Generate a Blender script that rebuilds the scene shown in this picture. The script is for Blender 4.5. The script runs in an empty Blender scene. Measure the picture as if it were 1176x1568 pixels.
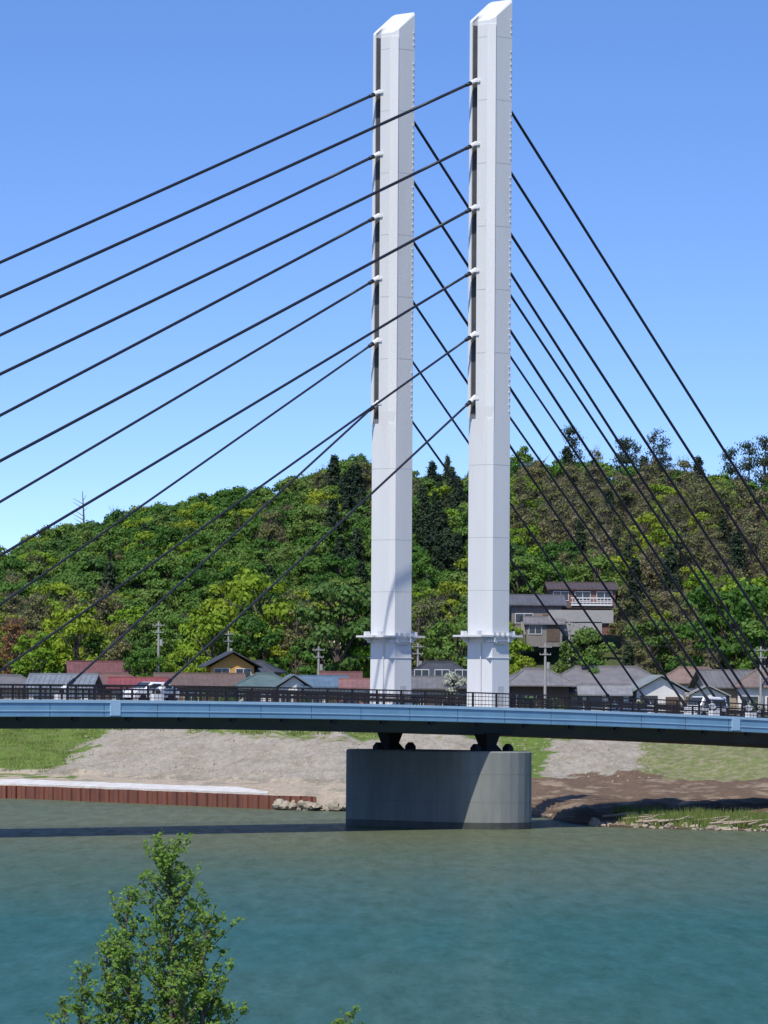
import bpy, math, random
import numpy as np
from mathutils import Vector, Matrix, noise as mnoise

random.seed(7); rng=np.random.default_rng(11)
scene=bpy.context.scene
COL=scene.collection
F_PX=8000.0; EYE=10.25
TH=math.radians(0.35)

# ---------------------------------------------------------------- helpers
def W(px,py,d):
    """survey helper: bearing/elevation + distance -> world point"""
    dx=px-588; dy=784-py
    ux=dx*math.cos(TH)-dy*math.sin(TH); uy=dx*math.sin(TH)+dy*math.cos(TH)
    return Vector((ux*d/F_PX, d, EYE+(uy+276)*d/F_PX))

def link(o,parent=None):
    COL.objects.link(o)
    if parent is not None: o.parent=parent
    return o
def empty(name,loc=(0,0,0),rot=0.0,parent=None):
    e=bpy.data.objects.new(name,None); e.location=loc; e.rotation_euler=(0,0,rot); e.empty_display_size=0.5
    return link(e,parent)

class MB:
    def __init__(s): s.v=[]; s.f=[]; s.m=[]
    def add(s,vs,fs,mi=0):
        b=len(s.v); s.v.extend([tuple(x) for x in vs]); s.f.extend([tuple(i+b for i in f) for f in fs]); s.m.extend([mi]*len(fs))
    def hexa(s,p,mi=0):
        s.add(p,[(0,3,2,1),(4,5,6,7),(0,1,5,4),(1,2,6,5),(2,3,7,6),(3,0,4,7)],mi)
    def box(s,c,h,mi=0,X=(1,0,0),Y=(0,1,0),Z=(0,0,1)):
        c=Vector(c);X=Vector(X)*h[0];Y=Vector(Y)*h[1];Z=Vector(Z)*h[2]
        s.hexa([c-X-Y-Z,c+X-Y-Z,c+X+Y-Z,c-X+Y-Z,c-X-Y+Z,c+X-Y+Z,c+X+Y+Z,c-X+Y+Z],mi)
    def tube(s,p0,p1,r0,r1=None,n=8,mi=0,caps=True):
        p0=Vector(p0);p1=Vector(p1); r1=r0 if r1 is None else r1
        d=(p1-p0)
        if d.length<1e-6: return
        d.normalize()
        a=d.cross(Vector((0,0,1)))
        if a.length<1e-3: a=Vector((1,0,0))
        a.normalize(); b=d.cross(a)
        vs=[]
        for p,r in ((p0,r0),(p1,r1)):
            for i in range(n):
                t=2*math.pi*i/n; vs.append(p+a*(math.cos(t)*r)+b*(math.sin(t)*r))
        fs=[(i,(i+1)%n,n+(i+1)%n,n+i) for i in range(n)]
        if caps: fs+= [tuple(range(n-1,-1,-1)),tuple(range(n,2*n))]
        s.add(vs,fs,mi)
    def path(s,pts,rs,n=8,mi=0):
        for i in range(len(pts)-1): s.tube(pts[i],pts[i+1],rs[i],rs[i+1],n,mi,caps=(i in (0,len(pts)-2)))
    def loft(s,rings,mi=0,capb=True,capt=True):
        n=len(rings[0]); vs=[p for r in rings for p in r]; fs=[]
        for k in range(len(rings)-1):
            for i in range(n):
                j=(i+1)%n; fs.append((k*n+i,k*n+j,(k+1)*n+j,(k+1)*n+i))
        if capb: fs.append(tuple(range(n-1,-1,-1)))
        if capt: fs.append(tuple((len(rings)-1)*n+i for i in range(n)))
        s.add(vs,fs,mi)
    def obj(s,name,mats,parent=None,smooth=False,fix=True):
        me=bpy.data.meshes.new(name); me.from_pydata(s.v,[],s.f)
        if not isinstance(mats,(list,tuple)): mats=[mats]
        for m in mats: me.materials.append(m)
        me.polygons.foreach_set('material_index',s.m)
        if smooth: me.polygons.foreach_set('use_smooth',[True]*len(s.f))
        me.update()
        if fix:
            import bmesh
            bm=bmesh.new(); bm.from_mesh(me); bmesh.ops.recalc_face_normals(bm,faces=bm.faces); bm.to_mesh(me); bm.free()
        o=bpy.data.objects.new(name,me); return link(o,parent)

# ---------------------------------------------------------------- materials
def newmat(name):
    m=bpy.data.materials.new(name); m.use_nodes=True
    nt=m.node_tree; b=nt.nodes['Principled BSDF']; return m,nt,b
def mat(name,c,rough=0.6,var=0.15,scale=2.0,bump=0.0,bscale=None,metal=0.0,spec=0.4,streak=False,c2=None,stretch=None):
    m,nt,b=newmat(name); N=nt.nodes; L=nt.links
    tc=N.new('ShaderNodeTexCoord'); mp=N.new('ShaderNodeMapping'); L.new(tc.outputs['Object'],mp.inputs['Vector'])
    if stretch: mp.inputs['Scale'].default_value=stretch
    nz=N.new('ShaderNodeTexNoise'); nz.inputs['Scale'].default_value=scale; nz.inputs['Detail'].default_value=6; nz.inputs['Roughness'].default_value=0.65
    L.new(mp.outputs[0],nz.inputs['Vector'])
    rp=N.new('ShaderNodeValToRGB'); rp.color_ramp.elements[0].position=0.3; rp.color_ramp.elements[1].position=0.7
    lo=c2 if c2 else tuple(x*(1-var) for x in c); hi=c if c2 else tuple(min(1,x*(1+var)) for x in c)
    rp.color_ramp.elements[0].color=(*lo,1); rp.color_ramp.elements[1].color=(*hi,1)
    L.new(nz.outputs['Fac'],rp.inputs['Fac']); L.new(rp.outputs['Color'],b.inputs['Base Color'])
    b.inputs['Roughness'].default_value=rough; b.inputs['Metallic'].default_value=metal
    b.inputs['Specular IOR Level'].default_value=spec
    if bump>0:
        n2=N.new('ShaderNodeTexNoise'); n2.inputs['Scale'].default_value=bscale or scale*4; n2.inputs['Detail'].default_value=5
        L.new(mp.outputs[0],n2.inputs['Vector'])
        bp=N.new('ShaderNodeBump'); bp.inputs['Strength'].default_value=1; bp.inputs['Distance'].default_value=bump
        L.new(n2.outputs['Fac'],bp.inputs['Height']); L.new(bp.outputs['Normal'],b.inputs['Normal'])
    return m
def leafmat(name,cols,trans=0.25,nscale=0.6):
    m,nt,b=newmat(name); N=nt.nodes; L=nt.links
    oi=N.new('ShaderNodeObjectInfo'); rp=N.new('ShaderNodeValToRGB'); rp.color_ramp.interpolation='LINEAR'
    els=rp.color_ramp.elements
    while len(els)<len(cols): els.new(0.5)
    for i,c in enumerate(cols): els[i].position=i/(len(cols)-1) if len(cols)>1 else 0; els[i].color=(*c,1)
    L.new(oi.outputs['Random'],rp.inputs['Fac'])
    tc=N.new('ShaderNodeTexCoord'); nz=N.new('ShaderNodeTexNoise'); nz.inputs['Scale'].default_value=nscale; nz.inputs['Detail'].default_value=8; nz.inputs['Roughness'].default_value=0.8
    L.new(tc.outputs['Object'],nz.inputs['Vector'])
    mr=N.new('ShaderNodeMapRange'); mr.inputs['From Min'].default_value=0.3; mr.inputs['From Max'].default_value=0.7; mr.inputs['To Min'].default_value=0.55; mr.inputs['To Max'].default_value=1.35
    L.new(nz.outputs['Fac'],mr.inputs['Value'])
    vm=N.new('ShaderNodeVectorMath'); vm.operation='SCALE'; L.new(rp.outputs['Color'],vm.inputs[0]); L.new(mr.outputs[0],vm.inputs['Scale'])
    L.new(vm.outputs[0],b.inputs['Base Color']); b.inputs['Roughness'].default_value=0.6; b.inputs['Specular IOR Level'].default_value=0.2
    tr=N.new('ShaderNodeBsdfTranslucent'); L.new(vm.outputs[0],tr.inputs['Color'])
    mx=N.new('ShaderNodeMixShader'); mx.inputs[0].default_value=trans
    L.new(b.outputs[0],mx.inputs[1]); L.new(tr.outputs[0],mx.inputs[2]); L.new(mx.outputs[0],N['Material Output'].inputs['Surface'])
    return m

M_white=mat('tower_white_paint',(0.62,0.62,0.60),0.5,0.05,0.35,stretch=(1,1,0.15))
M_white2=mat('anchor_white_paint',(0.60,0.60,0.59),0.5,0.05,1)
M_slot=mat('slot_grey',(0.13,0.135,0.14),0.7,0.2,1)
M_seam=mat('seam_grey',(0.46,0.46,0.45),0.6,0.1,1)
M_cable=mat('cable_black_sheath',(0.012,0.013,0.020),0.45,0.2,1)
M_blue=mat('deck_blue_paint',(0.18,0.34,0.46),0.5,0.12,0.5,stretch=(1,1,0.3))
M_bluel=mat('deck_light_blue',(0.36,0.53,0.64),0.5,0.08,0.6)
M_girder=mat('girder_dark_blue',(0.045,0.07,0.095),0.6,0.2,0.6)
M_asph=mat('asphalt',(0.055,0.055,0.057),0.9,0.15,2)
M_walk=mat('sidewalk_concrete',(0.32,0.31,0.29),0.9,0.1,2)
M_line=mat('road_marking_white',(0.75,0.75,0.73),0.7,0.05,4)
M_rail=mat('railing_dark_brown',(0.022,0.017,0.016),0.5,0.2,1)
M_black=mat('black_rubber',(0.010,0.010,0.011),0.7,0.2,2)
M_conc=mat('pier_concrete',(0.215,0.225,0.20),0.9,0.0,0.5,bump=0.02,bscale=4,c2=(0.14,0.15,0.135),stretch=(1,1,0.22))
M_concd=mat('pier_concrete_wet',(0.05,0.053,0.043),0.6,0.25,1)
M_concj=mat('pier_joint',(0.15,0.15,0.13),0.9,0.2,1)
M_rust=mat('rusty_steel',(0.24,0.085,0.05),0.85,0.5,0.8,c2=(0.11,0.045,0.032),stretch=(1,1,0.25))
M_slab=mat('pale_concrete',(0.62,0.60,0.56),0.9,0.0,0.9,c2=(0.44,0.40,0.35))
M_rock=mat('rock_beige',(0.40,0.34,0.25),0.95,0.3,1.2,bump=0.08,bscale=3,c2=(0.20,0.17,0.12))
M_bark=mat('bark',(0.095,0.075,0.06),0.95,0.3,3)
M_pole=mat('pole_concrete',(0.30,0.29,0.27),0.9,0.1,2)
M_glass=mat('window_glass_dark',(0.03,0.035,0.04),0.15,0.2,1,spec=0.6)
M_wood=mat('driftwood',(0.30,0.24,0.17),0.9,0.2,3)

L_broad=leafmat('leaves_broadleaf',[(0.048,0.120,0.016),(0.075,0.170,0.022),(0.110,0.200,0.032),(0.145,0.220,0.042),(0.062,0.135,0.028)],0.3)
L_fresh=leafmat('leaves_fresh',[(0.15,0.27,0.02),(0.20,0.29,0.02),(0.25,0.30,0.025)],0.3)
L_olive=leafmat('leaves_olive_bud',[(0.15,0.16,0.05),(0.19,0.18,0.07),(0.125,0.155,0.04),(0.21,0.185,0.095)],0.2)
L_rusty=leafmat('leaves_russet',[(0.24,0.14,0.04),(0.21,0.10,0.05)],0.2)
L_conif=leafmat('leaves_conifer',[(0.018,0.036,0.017),(0.028,0.050,0.022),(0.038,0.060,0.026)],0.15)
L_fore=leafmat('leaves_foreground',[(0.155,0.265,0.040),(0.155,0.265,0.040)],0.4,3.0)
L_grass=leafmat('grass_blades',[(0.13,0.18,0.04),(0.15,0.19,0.05)],0.25,1.0)
L_blos=leafmat('blossom_white',[(0.45,0.46,0.36),(0.40,0.42,0.32)],0.2)

# ---------------------------------------------------------------- terrain
def s_line(x): return np.interp(x,[-3000,-200,-100,-33.8,-9,-6,0,8,12,13.8,15,17,23,29,60,200,3000],[530,530,528,494,455,452,450,446,440,425,411,403,396,391,384,374,374])
def f_line(x): return np.interp(x,[-3000,-200,-100,-33.8,-9,-4,12,29,200,3000],[547,547,543,509,471,468,478,488,495,495])
def e_h(x): return np.interp(x,[-6.6,-5.6],[1.2,0.0])
SKY=[(-2500,1000),(-1500,960),(-800,900),(-300,870),(0,836),(60,815),(120,795),(200,775),(270,760),(330,742),(400,735),(460,714),(520,697),(560,694),(620,712),(700,712),(790,695),(860,690),(930,705),(1000,700),(1050,702),(1100,718),(1140,722),(1176,715),(1400,700),(2000,740),(3000,850),(4500,960)]
RX=[(p[0]-588)*0.1025 for p in SKY]; RZ=[EYE+(1060-p[1])*0.1025-10.3 for p in SKY]
def hill(x,y):
    R=np.interp(x,RX,RZ)-8.0
    q=np.clip((y-612)/(820-612),0,1); up=np.sin(q*math.pi/2)**1.15
    dn=np.clip((y-820)/400,0,1); dn=0.5+0.5*np.cos(dn*math.pi)
    return R*up*dn
def ground(x,y):
    x=np.asarray(x,float); y=np.asarray(y,float)
    s=s_line(x);F=f_line(x);e=e_h(x)
    v=y-s
    under=np.where(x<-6.2,-1.6,np.maximum(-3,v*0.25))
    q=np.clip(v/(F-s),0,1)
    apron=e+(2.0-e)*q**0.7
    sl=np.clip((y-F)/33,0,1); sl2=np.clip((y-F-33)/37,0,1)
    z=apron+5.0*sl+1.0*sl2+hill(x,y)
    return np.where(v<0,under,z)
def gh(x,y): return float(ground(x,y))

xs=np.concatenate([[-6000,-3000,-1500,-800,-400,-250],np.arange(-180,-46,6),np.arange(-46,46.1,0.5),np.arange(50,200,6),[250,400,800,1500,3000,6000]])
rows=[]
for v in [-40,-12,-6,-3,-1.5,-0.5,-0.03]: rows.append(('s',v))
for q in np.linspace(0,1,70)**1.4: rows.append(('a',q))
for v in np.linspace(0.6,33,66): rows.append(('f',v))
for v in np.linspace(35,70,16): rows.append(('f',v))
for q in np.linspace(0.02,1,70): rows.append(('h',q))
for y in [1300,1600,2200,3500,7000]: rows.append(('y',y))
V=[];C=[]
def n2(x,y,s,o=0): return mnoise.fractal(Vector((x*s+o,y*s,o)),1.0,2.0,4)
for k,val in rows:
    for x in xs:
        s=float(s_line(x));F=float(f_line(x))
        if x>-6:
            s+=0.9*n2(x,3.3,0.25)
        if k=='s': y=s+val
        elif k=='a': y=s+(F-s)*val
        elif k=='f': y=F+val
        elif k=='h': y=F+70+(1200-F-70)*val
        else: y=val
        z=gh(x,y)
        if k=='s' and val==-0.03 and x>-6: z=min(z,-0.05)
        if k=='a' and x>-5: z=max(z,0.0)+ (0.35*n2(x,y,0.35,5)+0.25)*min(1,val*12)*(1 if x>11 else 0.5)
        if k=='f' and val<34: z+=0.6*n2(x,y,0.10,9)*min(1,val/4)+0.14*n2(x,y,0.6,2)
        if k=='f' and 18<val<=33: z+=(0.7*n2(x,0,0.16,3)+0.15)*(val-18)/15
        V.append((x,y,z))
        # albedo zones
        nz=n2(x,y,0.3,1); nf=n2(x,y,1.3,4)
        sand=(0.42,0.345,0.25); grav=(0.345,0.305,0.24) if nz+0.5*nf>-0.1 else (0.305,0.265,0.20); gl=(0.12,0.175,0.036); gd=(0.17,0.19,0.07); shaded_dirt=(0.155,0.105,0.068); wet=(0.08,0.062,0.042)  # right-bank soil brown, darkened so its colour also carries the deck's shade
        if k=='s': c=wet
        elif k=='a':
            if x<10:
                c=sand if (nz>-0.25 or val<0.5) else grav
                if x<-29 and val>0.6: c=gl if nz>-0.1 else sand
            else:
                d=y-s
                c=shaded_dirt
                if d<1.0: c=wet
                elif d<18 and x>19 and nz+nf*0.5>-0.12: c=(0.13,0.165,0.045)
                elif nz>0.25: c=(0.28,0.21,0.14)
        elif k=='f' and val<=33:
            c=grav
            if x<-33.5+(y-497)*0.16+2.5*nz: c=gl if nf>-0.35 else (0.16,0.18,0.06)
            elif 11<x<16.8+1.3*nz-(1-val/33)*2.5 and val>4: c=gl
            elif 9<x<=26 and val<=5+3*nz: c=shaded_dirt
            elif x>24.6+(val-16)*0.06+0.9*nz: c=gd if nf>-0.1 else (0.25,0.23,0.13)
            th=30.5 if x<-19 else (26.5 if x<10 else 27.5)
            if val>th+5*nf+5*nz and x<25: c=gl if nf>-0.2 else (0.2,0.2,0.08)
            if val<3 and x<9: c=(0.27,0.235,0.175) if nz<0 else sand
        elif k=='f': c=(0.12,0.15,0.05) if nz>-0.2 else (0.26,0.23,0.18)
        else: c=(0.075,0.09,0.035)
        C.append((*c,1.0))
nx=len(xs); fs=[]
for r in range(len(rows)-1):
    for i in range(nx-1): a=r*nx+i; fs.append((a,a+1,a+nx+1,a+nx))
me=bpy.data.meshes.new('ground'); me.from_pydata(V,[],fs)
ca=me.color_attributes.new('zone','FLOAT_COLOR','POINT'); ca.data.foreach_set('color',np.array(C,dtype=np.float32).ravel())
me.polygons.foreach_set('use_smooth',[True]*len(fs))
gm,nt,b=newmat('ground_soil_grass'); N=nt.nodes;L=nt.links
at=N.new('ShaderNodeAttribute'); at.attribute_name='zone'
geo=N.new('ShaderNodeNewGeometry')
gmp=N.new('ShaderNodeMapping'); gmp.inputs['Scale'].default_value=(1,0.30,1.6); L.new(geo.outputs['Position'],gmp.inputs['Vector'])
na=N.new('ShaderNodeTexNoise'); na.inputs['Scale'].default_value=1.6; na.inputs['Detail'].default_value=10; na.inputs['Roughness'].default_value=0.8
nb=N.new('ShaderNodeTexVoronoi'); nb.inputs['Scale'].default_value=3.4
L.new(gmp.outputs[0],na.inputs['Vector']); L.new(gmp.outputs[0],nb.inputs['Vector'])
mr=N.new('ShaderNodeMapRange'); mr.inputs['From Min'].default_value=0.3; mr.inputs['From Max'].default_value=0.7; mr.inputs['To Min'].default_value=0.66; mr.inputs['To Max'].default_value=1.26
L.new(na.outputs['Fac'],mr.inputs['Value'])
mr2=N.new('ShaderNodeMapRange'); mr2.inputs['From Max'].default_value=0.6; mr2.inputs['To Min'].default_value=1.10; mr2.inputs['To Max'].default_value=0.90
L.new(nb.outputs['Distance'],mr2.inputs['Value'])
mm=N.new('ShaderNodeMath'); mm.operation='MULTIPLY'; L.new(mr.outputs[0],mm.inputs[0]); L.new(mr2.outputs[0],mm.inputs[1])
vm=N.new('ShaderNodeVectorMath'); vm.operation='SCALE'; L.new(at.outputs['Color'],vm.inputs[0]); L.new(mm.outputs[0],vm.inputs['Scale'])
L.new(vm.outputs[0],b.inputs['Base Color']); b.inputs['Roughness'].default_value=0.95; b.inputs['Specular IOR Level'].default_value=0.1
bp=N.new('ShaderNodeBump'); bp.inputs['Distance'].default_value=0.16; bp.inputs['Strength'].default_value=0.9; L.new(na.outputs['Fac'],bp.inputs['Height']); L.new(bp.outputs['Normal'],b.inputs['Normal'])
me.materials.append(gm); link(bpy.data.objects.new('ground',me))

# near bank
mb=MB(); ys=[-600,-60,5,12,30,60,80,95,110]; zs=[8.5,8.5,8.5,7.6,5.6,3.0,1.5,-0.1,-2]
xx=np.linspace(-400,400,41)
vs=[(x,y+2*n2(x,y,0.02)*(1 if 5<y<100 else 0),z) for y,z in zip(ys,zs) for x in xx]
f2=[(r*41+i,r*41+i+1,(r+1)*41+i+1,(r+1)*41+i) for r in range(len(ys)-1) for i in range(40)]
mb.add(vs,f2); mb.obj('near_riverbank',mat('near_bank_grass',(0.09,0.13,0.035),0.95,0.4,0.8,bump=0.1),fix=False)

# ---------------------------------------------------------------- water
wm,nt,b=newmat('river_water'); N=nt.nodes;L=nt.links
geo=N.new('ShaderNodeNewGeometry')
def wnoise(sc,detail=5,rough=0.6,rot=0.0):
    mp=N.new('ShaderNodeMapping'); mp.inputs['Scale'].default_value=sc; mp.inputs['Rotation'].default_value=(0,0,rot); L.new(geo.outputs['Position'],mp.inputs['Vector'])
    n=N.new('ShaderNodeTexNoise'); n.inputs['Scale'].default_value=1; n.inputs['Detail'].default_value=detail; n.inputs['Roughness'].default_value=rough; L.new(mp.outputs[0],n.inputs['Vector']); return n
n1=wnoise((0.03,0.010,1))
sx=N.new('ShaderNodeSeparateXYZ'); L.new(geo.outputs['Position'],sx.inputs[0])
# silt carried along the far bank: browner towards the far shore
mr=N.new('ShaderNodeMapRange'); mr.inputs['From Min'].default_value=230; mr.inputs['From Max'].default_value=370; L.new(sx.outputs['Y'],mr.inputs['Value'])
ad=N.new('ShaderNodeMath'); ad.operation='MULTIPLY_ADD'; ad.inputs[1].default_value=0.9; ad.inputs[2].default_value=-0.42; L.new(n1.outputs['Fac'],ad.inputs[0])
a2=N.new('ShaderNodeMath'); a2.operation='ADD'; a2.use_clamp=True; L.new(ad.outputs[0],a2.inputs[0]); L.new(mr.outputs[0],a2.inputs[1])
rp=N.new('ShaderNodeValToRGB'); rp.color_ramp.elements[0].color=(0.026,0.092,0.078,1); rp.color_ramp.elements[1].color=(0.098,0.112,0.062,1)
L.new(a2.outputs[0],rp.inputs['Fac'])
n3=wnoise((0.9,0.10,1),7,0.8,0.05)
m3=N.new('ShaderNodeMapRange'); m3.inputs['From Min'].default_value=0.3; m3.inputs['From Max'].default_value=0.7; m3.inputs['To Min'].default_value=0.72; m3.inputs['To Max'].default_value=1.28; L.new(n3.outputs['Fac'],m3.inputs['Value'])
vm=N.new('ShaderNodeVectorMath'); vm.operation='SCALE'; L.new(rp.outputs[0],vm.inputs[0]); L.new(m3.outputs[0],vm.inputs['Scale'])
L.new(vm.outputs[0],b.inputs['Base Color'])
b.inputs['Specular IOR Level'].default_value=0.3
b.inputs['Roughness'].default_value=0.22; b.inputs['IOR'].default_value=1.33
w1=wnoise((0.55,0.9,1),6,0.65,0.25); w2=wnoise((0.20,0.07,1),5,0.65,-0.1)
bp=N.new('ShaderNodeBump'); bp.inputs['Distance'].default_value=0.60; bp.inputs['Strength'].default_value=1.0; L.new(w1.outputs['Fac'],bp.inputs['Height'])
bp2=N.new('ShaderNodeBump'); bp2.inputs['Distance'].default_value=1.5; L.new(w2.outputs['Fac'],bp2.inputs['Height']); L.new(bp.outputs[0],bp2.inputs['Normal'])
L.new(bp2.outputs['Normal'],b.inputs['Normal'])
df=N.new('ShaderNodeBsdfDiffuse'); L.new(vm.outputs[0],df.inputs['Color'])
m4=N.new('ShaderNodeMapRange'); m4.inputs['From Min'].default_value=0.35; m4.inputs['From Max'].default_value=0.65; m4.inputs['To Min'].default_value=0.28; m4.inputs['To Max'].default_value=0.60; L.new(n3.outputs['Fac'],m4.inputs['Value'])
mx=N.new('ShaderNodeMixShader'); L.new(m4.outputs[0],mx.inputs[0]); L.new(df.outputs[0],mx.inputs[1]); L.new(b.outputs[0],mx.inputs[2]); L.new(mx.outputs[0],N['Material Output'].inputs['Surface'])
mb=MB(); mb.add([(-6000,60,0),(6000,60,0),(6000,620,0),(-6000,620,0)],[(0,1,2,3)]); mb.obj('river_water',wm,fix=False)

# ---------------------------------------------------------------- bridge
C0=Vector((4.25,400,0)); U=Vector((0.7317,0.6816,0)); Wn=Vector((0.6816,-0.7317,0)); Zv=Vector((0,0,1))
def zd(t):
    f=lambda t: 8.95-0.0204*t-0.000228*t*t
    if t<-90: return f(-90)+0.009*(t+90)
    if t>50: return f(50)-0.004*(t-50)
    return f(t)
def B(t,w,z): return C0+U*t+Wn*w+Zv*z
bridge=empty('cable_stayed_bridge',(4.25,400,0))
def bobj(m,name,mats,**k):
    o=m.obj(name,mats,**k); o.parent=bridge; o.matrix_parent_inverse=Matrix.Translation((-4.25,-400,0)); return o
T=[t for t in np.arange(-300,171,2.5)]
def sweep(m,prof,mi=0,t0=-300,t1=170,closed=True):
    rings=[[B(t,w,zd(t)+z) for w,z in prof] for t in T if t0<=t<=t1]
    m.loft(rings,mi)
m=MB(); sweep(m,[(8.6,-0.98),(8.6,0.0),(8.25,0.0),(8.25,-0.1),(-8.25,-0.1),(-8.25,0.0),(-8.6,0.0),(-8.6,-0.98),(-8.3,-1.02),(8.3,-1.02)]); bobj(m,'deck_slab',M_blue)
m=MB(); sweep(m,[(8.66,-0.02),(8.66,0.18),(8.2,0.18),(8.2,-0.02)]);sweep(m,[(-8.2,-0.02),(-8.2,0.18),(-8.66,0.18),(-8.66,-0.02)]);
sweep(m,[(8.64,-0.62),(8.64,-0.56),(8.58,-0.56),(8.58,-0.62)])
for t in (-39.5,24.0,-110,-180):
    m.box(B(t,8.6,zd(t)-0.38),(0.45,0.075,0.52),0,U,Wn)
bobj(m,'deck_edge_cap',M_bluel)
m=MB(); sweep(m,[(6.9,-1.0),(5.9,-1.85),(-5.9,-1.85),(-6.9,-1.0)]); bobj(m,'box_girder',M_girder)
m=MB()
for i in range(-60,34):
    t=i*4.9+1.2; m.box(B(t,8.35,zd(t)-1.14),(0.30,0.12,0.12),0,U,Wn); m.tube(B(t,8.35,zd(t)-1.2),B(t,8.35,zd(t)-1.36),0.06,n=6)
bobj(m,'drain_brackets',M_black)
m=MB()
for i in range(-60,34):
    t=i*4.9+3.6; m.box(B(t,8.6,zd(t)-0.5),(0.02,0.012,0.46),0,U,Wn)
bobj(m,'fascia_joints',M_girder)
m=MB(); sweep(m,[(3.8,-0.12),(3.8,0.05),(-3.8,0.05),(-3.8,-0.12)]); bobj(m,'road_surface',M_asph)
m=MB(); sweep(m,[(8.2,-0.12),(8.2,0.16),(3.8,0.20),(3.8,-0.12)]); sweep(m,[(-3.8,-0.12),(-3.8,0.20),(-8.2,0.16),(-8.2,-0.12)]); bobj(m,'sidewalks',M_walk)
m=MB()
for i in range(-40,22):
    t=i*7.5; m.hexa([B(t,-0.07,zd(t)+0.03),B(t+4,-0.07,zd(t+4)+0.03),B(t+4,0.07,zd(t+4)+0.03),B(t,0.07,zd(t)+0.03),B(t,-0.07,zd(t)+0.056),B(t+4,-0.07,zd(t+4)+0.056),B(t+4,0.07,zd(t+4)+0.056),B(t,0.07,zd(t)+0.056)])
for w in (3.4,-3.4): sweep(m,[(w+0.07,0.03),(w+0.07,0.056),(w-0.07,0.056),(w-0.07,0.03)])
bobj(m,'lane_markings',M_line)
# railings
m=MB()
for w in (8.42,-8.42):
    for zz,h in ((1.22,0.05),(0.95,0.022),(0.66,0.022),(0.36,0.022)):
        sweep(m,[(w+0.05,zz-h),(w+0.05,zz+h),(w-0.05,zz+h),(w-0.05,zz-h)])
    for t in np.arange(-296,168,2.45):
        m.box(B(t,w,zd(t)+0.62),(0.06,0.06,0.62),0,U,Wn)
    for t in np.arange(-70,60,0.35):
        m.box(B(t,w,zd(t)+0.70),(0.010,0.010,0.5),0,U,Wn)
bobj(m,'pedestrian_railing',M_rail)
m=MB()
for w in (3.95,-3.95):
    for zz in (0.95,0.62):
        sweep(m,[(w+0.05,zz-0.06),(w+0.05,zz+0.06),(w-0.05,zz+0.06),(w-0.05,zz-0.06)])
    for t in np.arange(-296,168,2.0): m.box(B(t,w,zd(t)+0.6),(0.06,0.06,0.42),0,U,Wn)
bobj(m,'traffic_barrier',M_rail)

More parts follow.
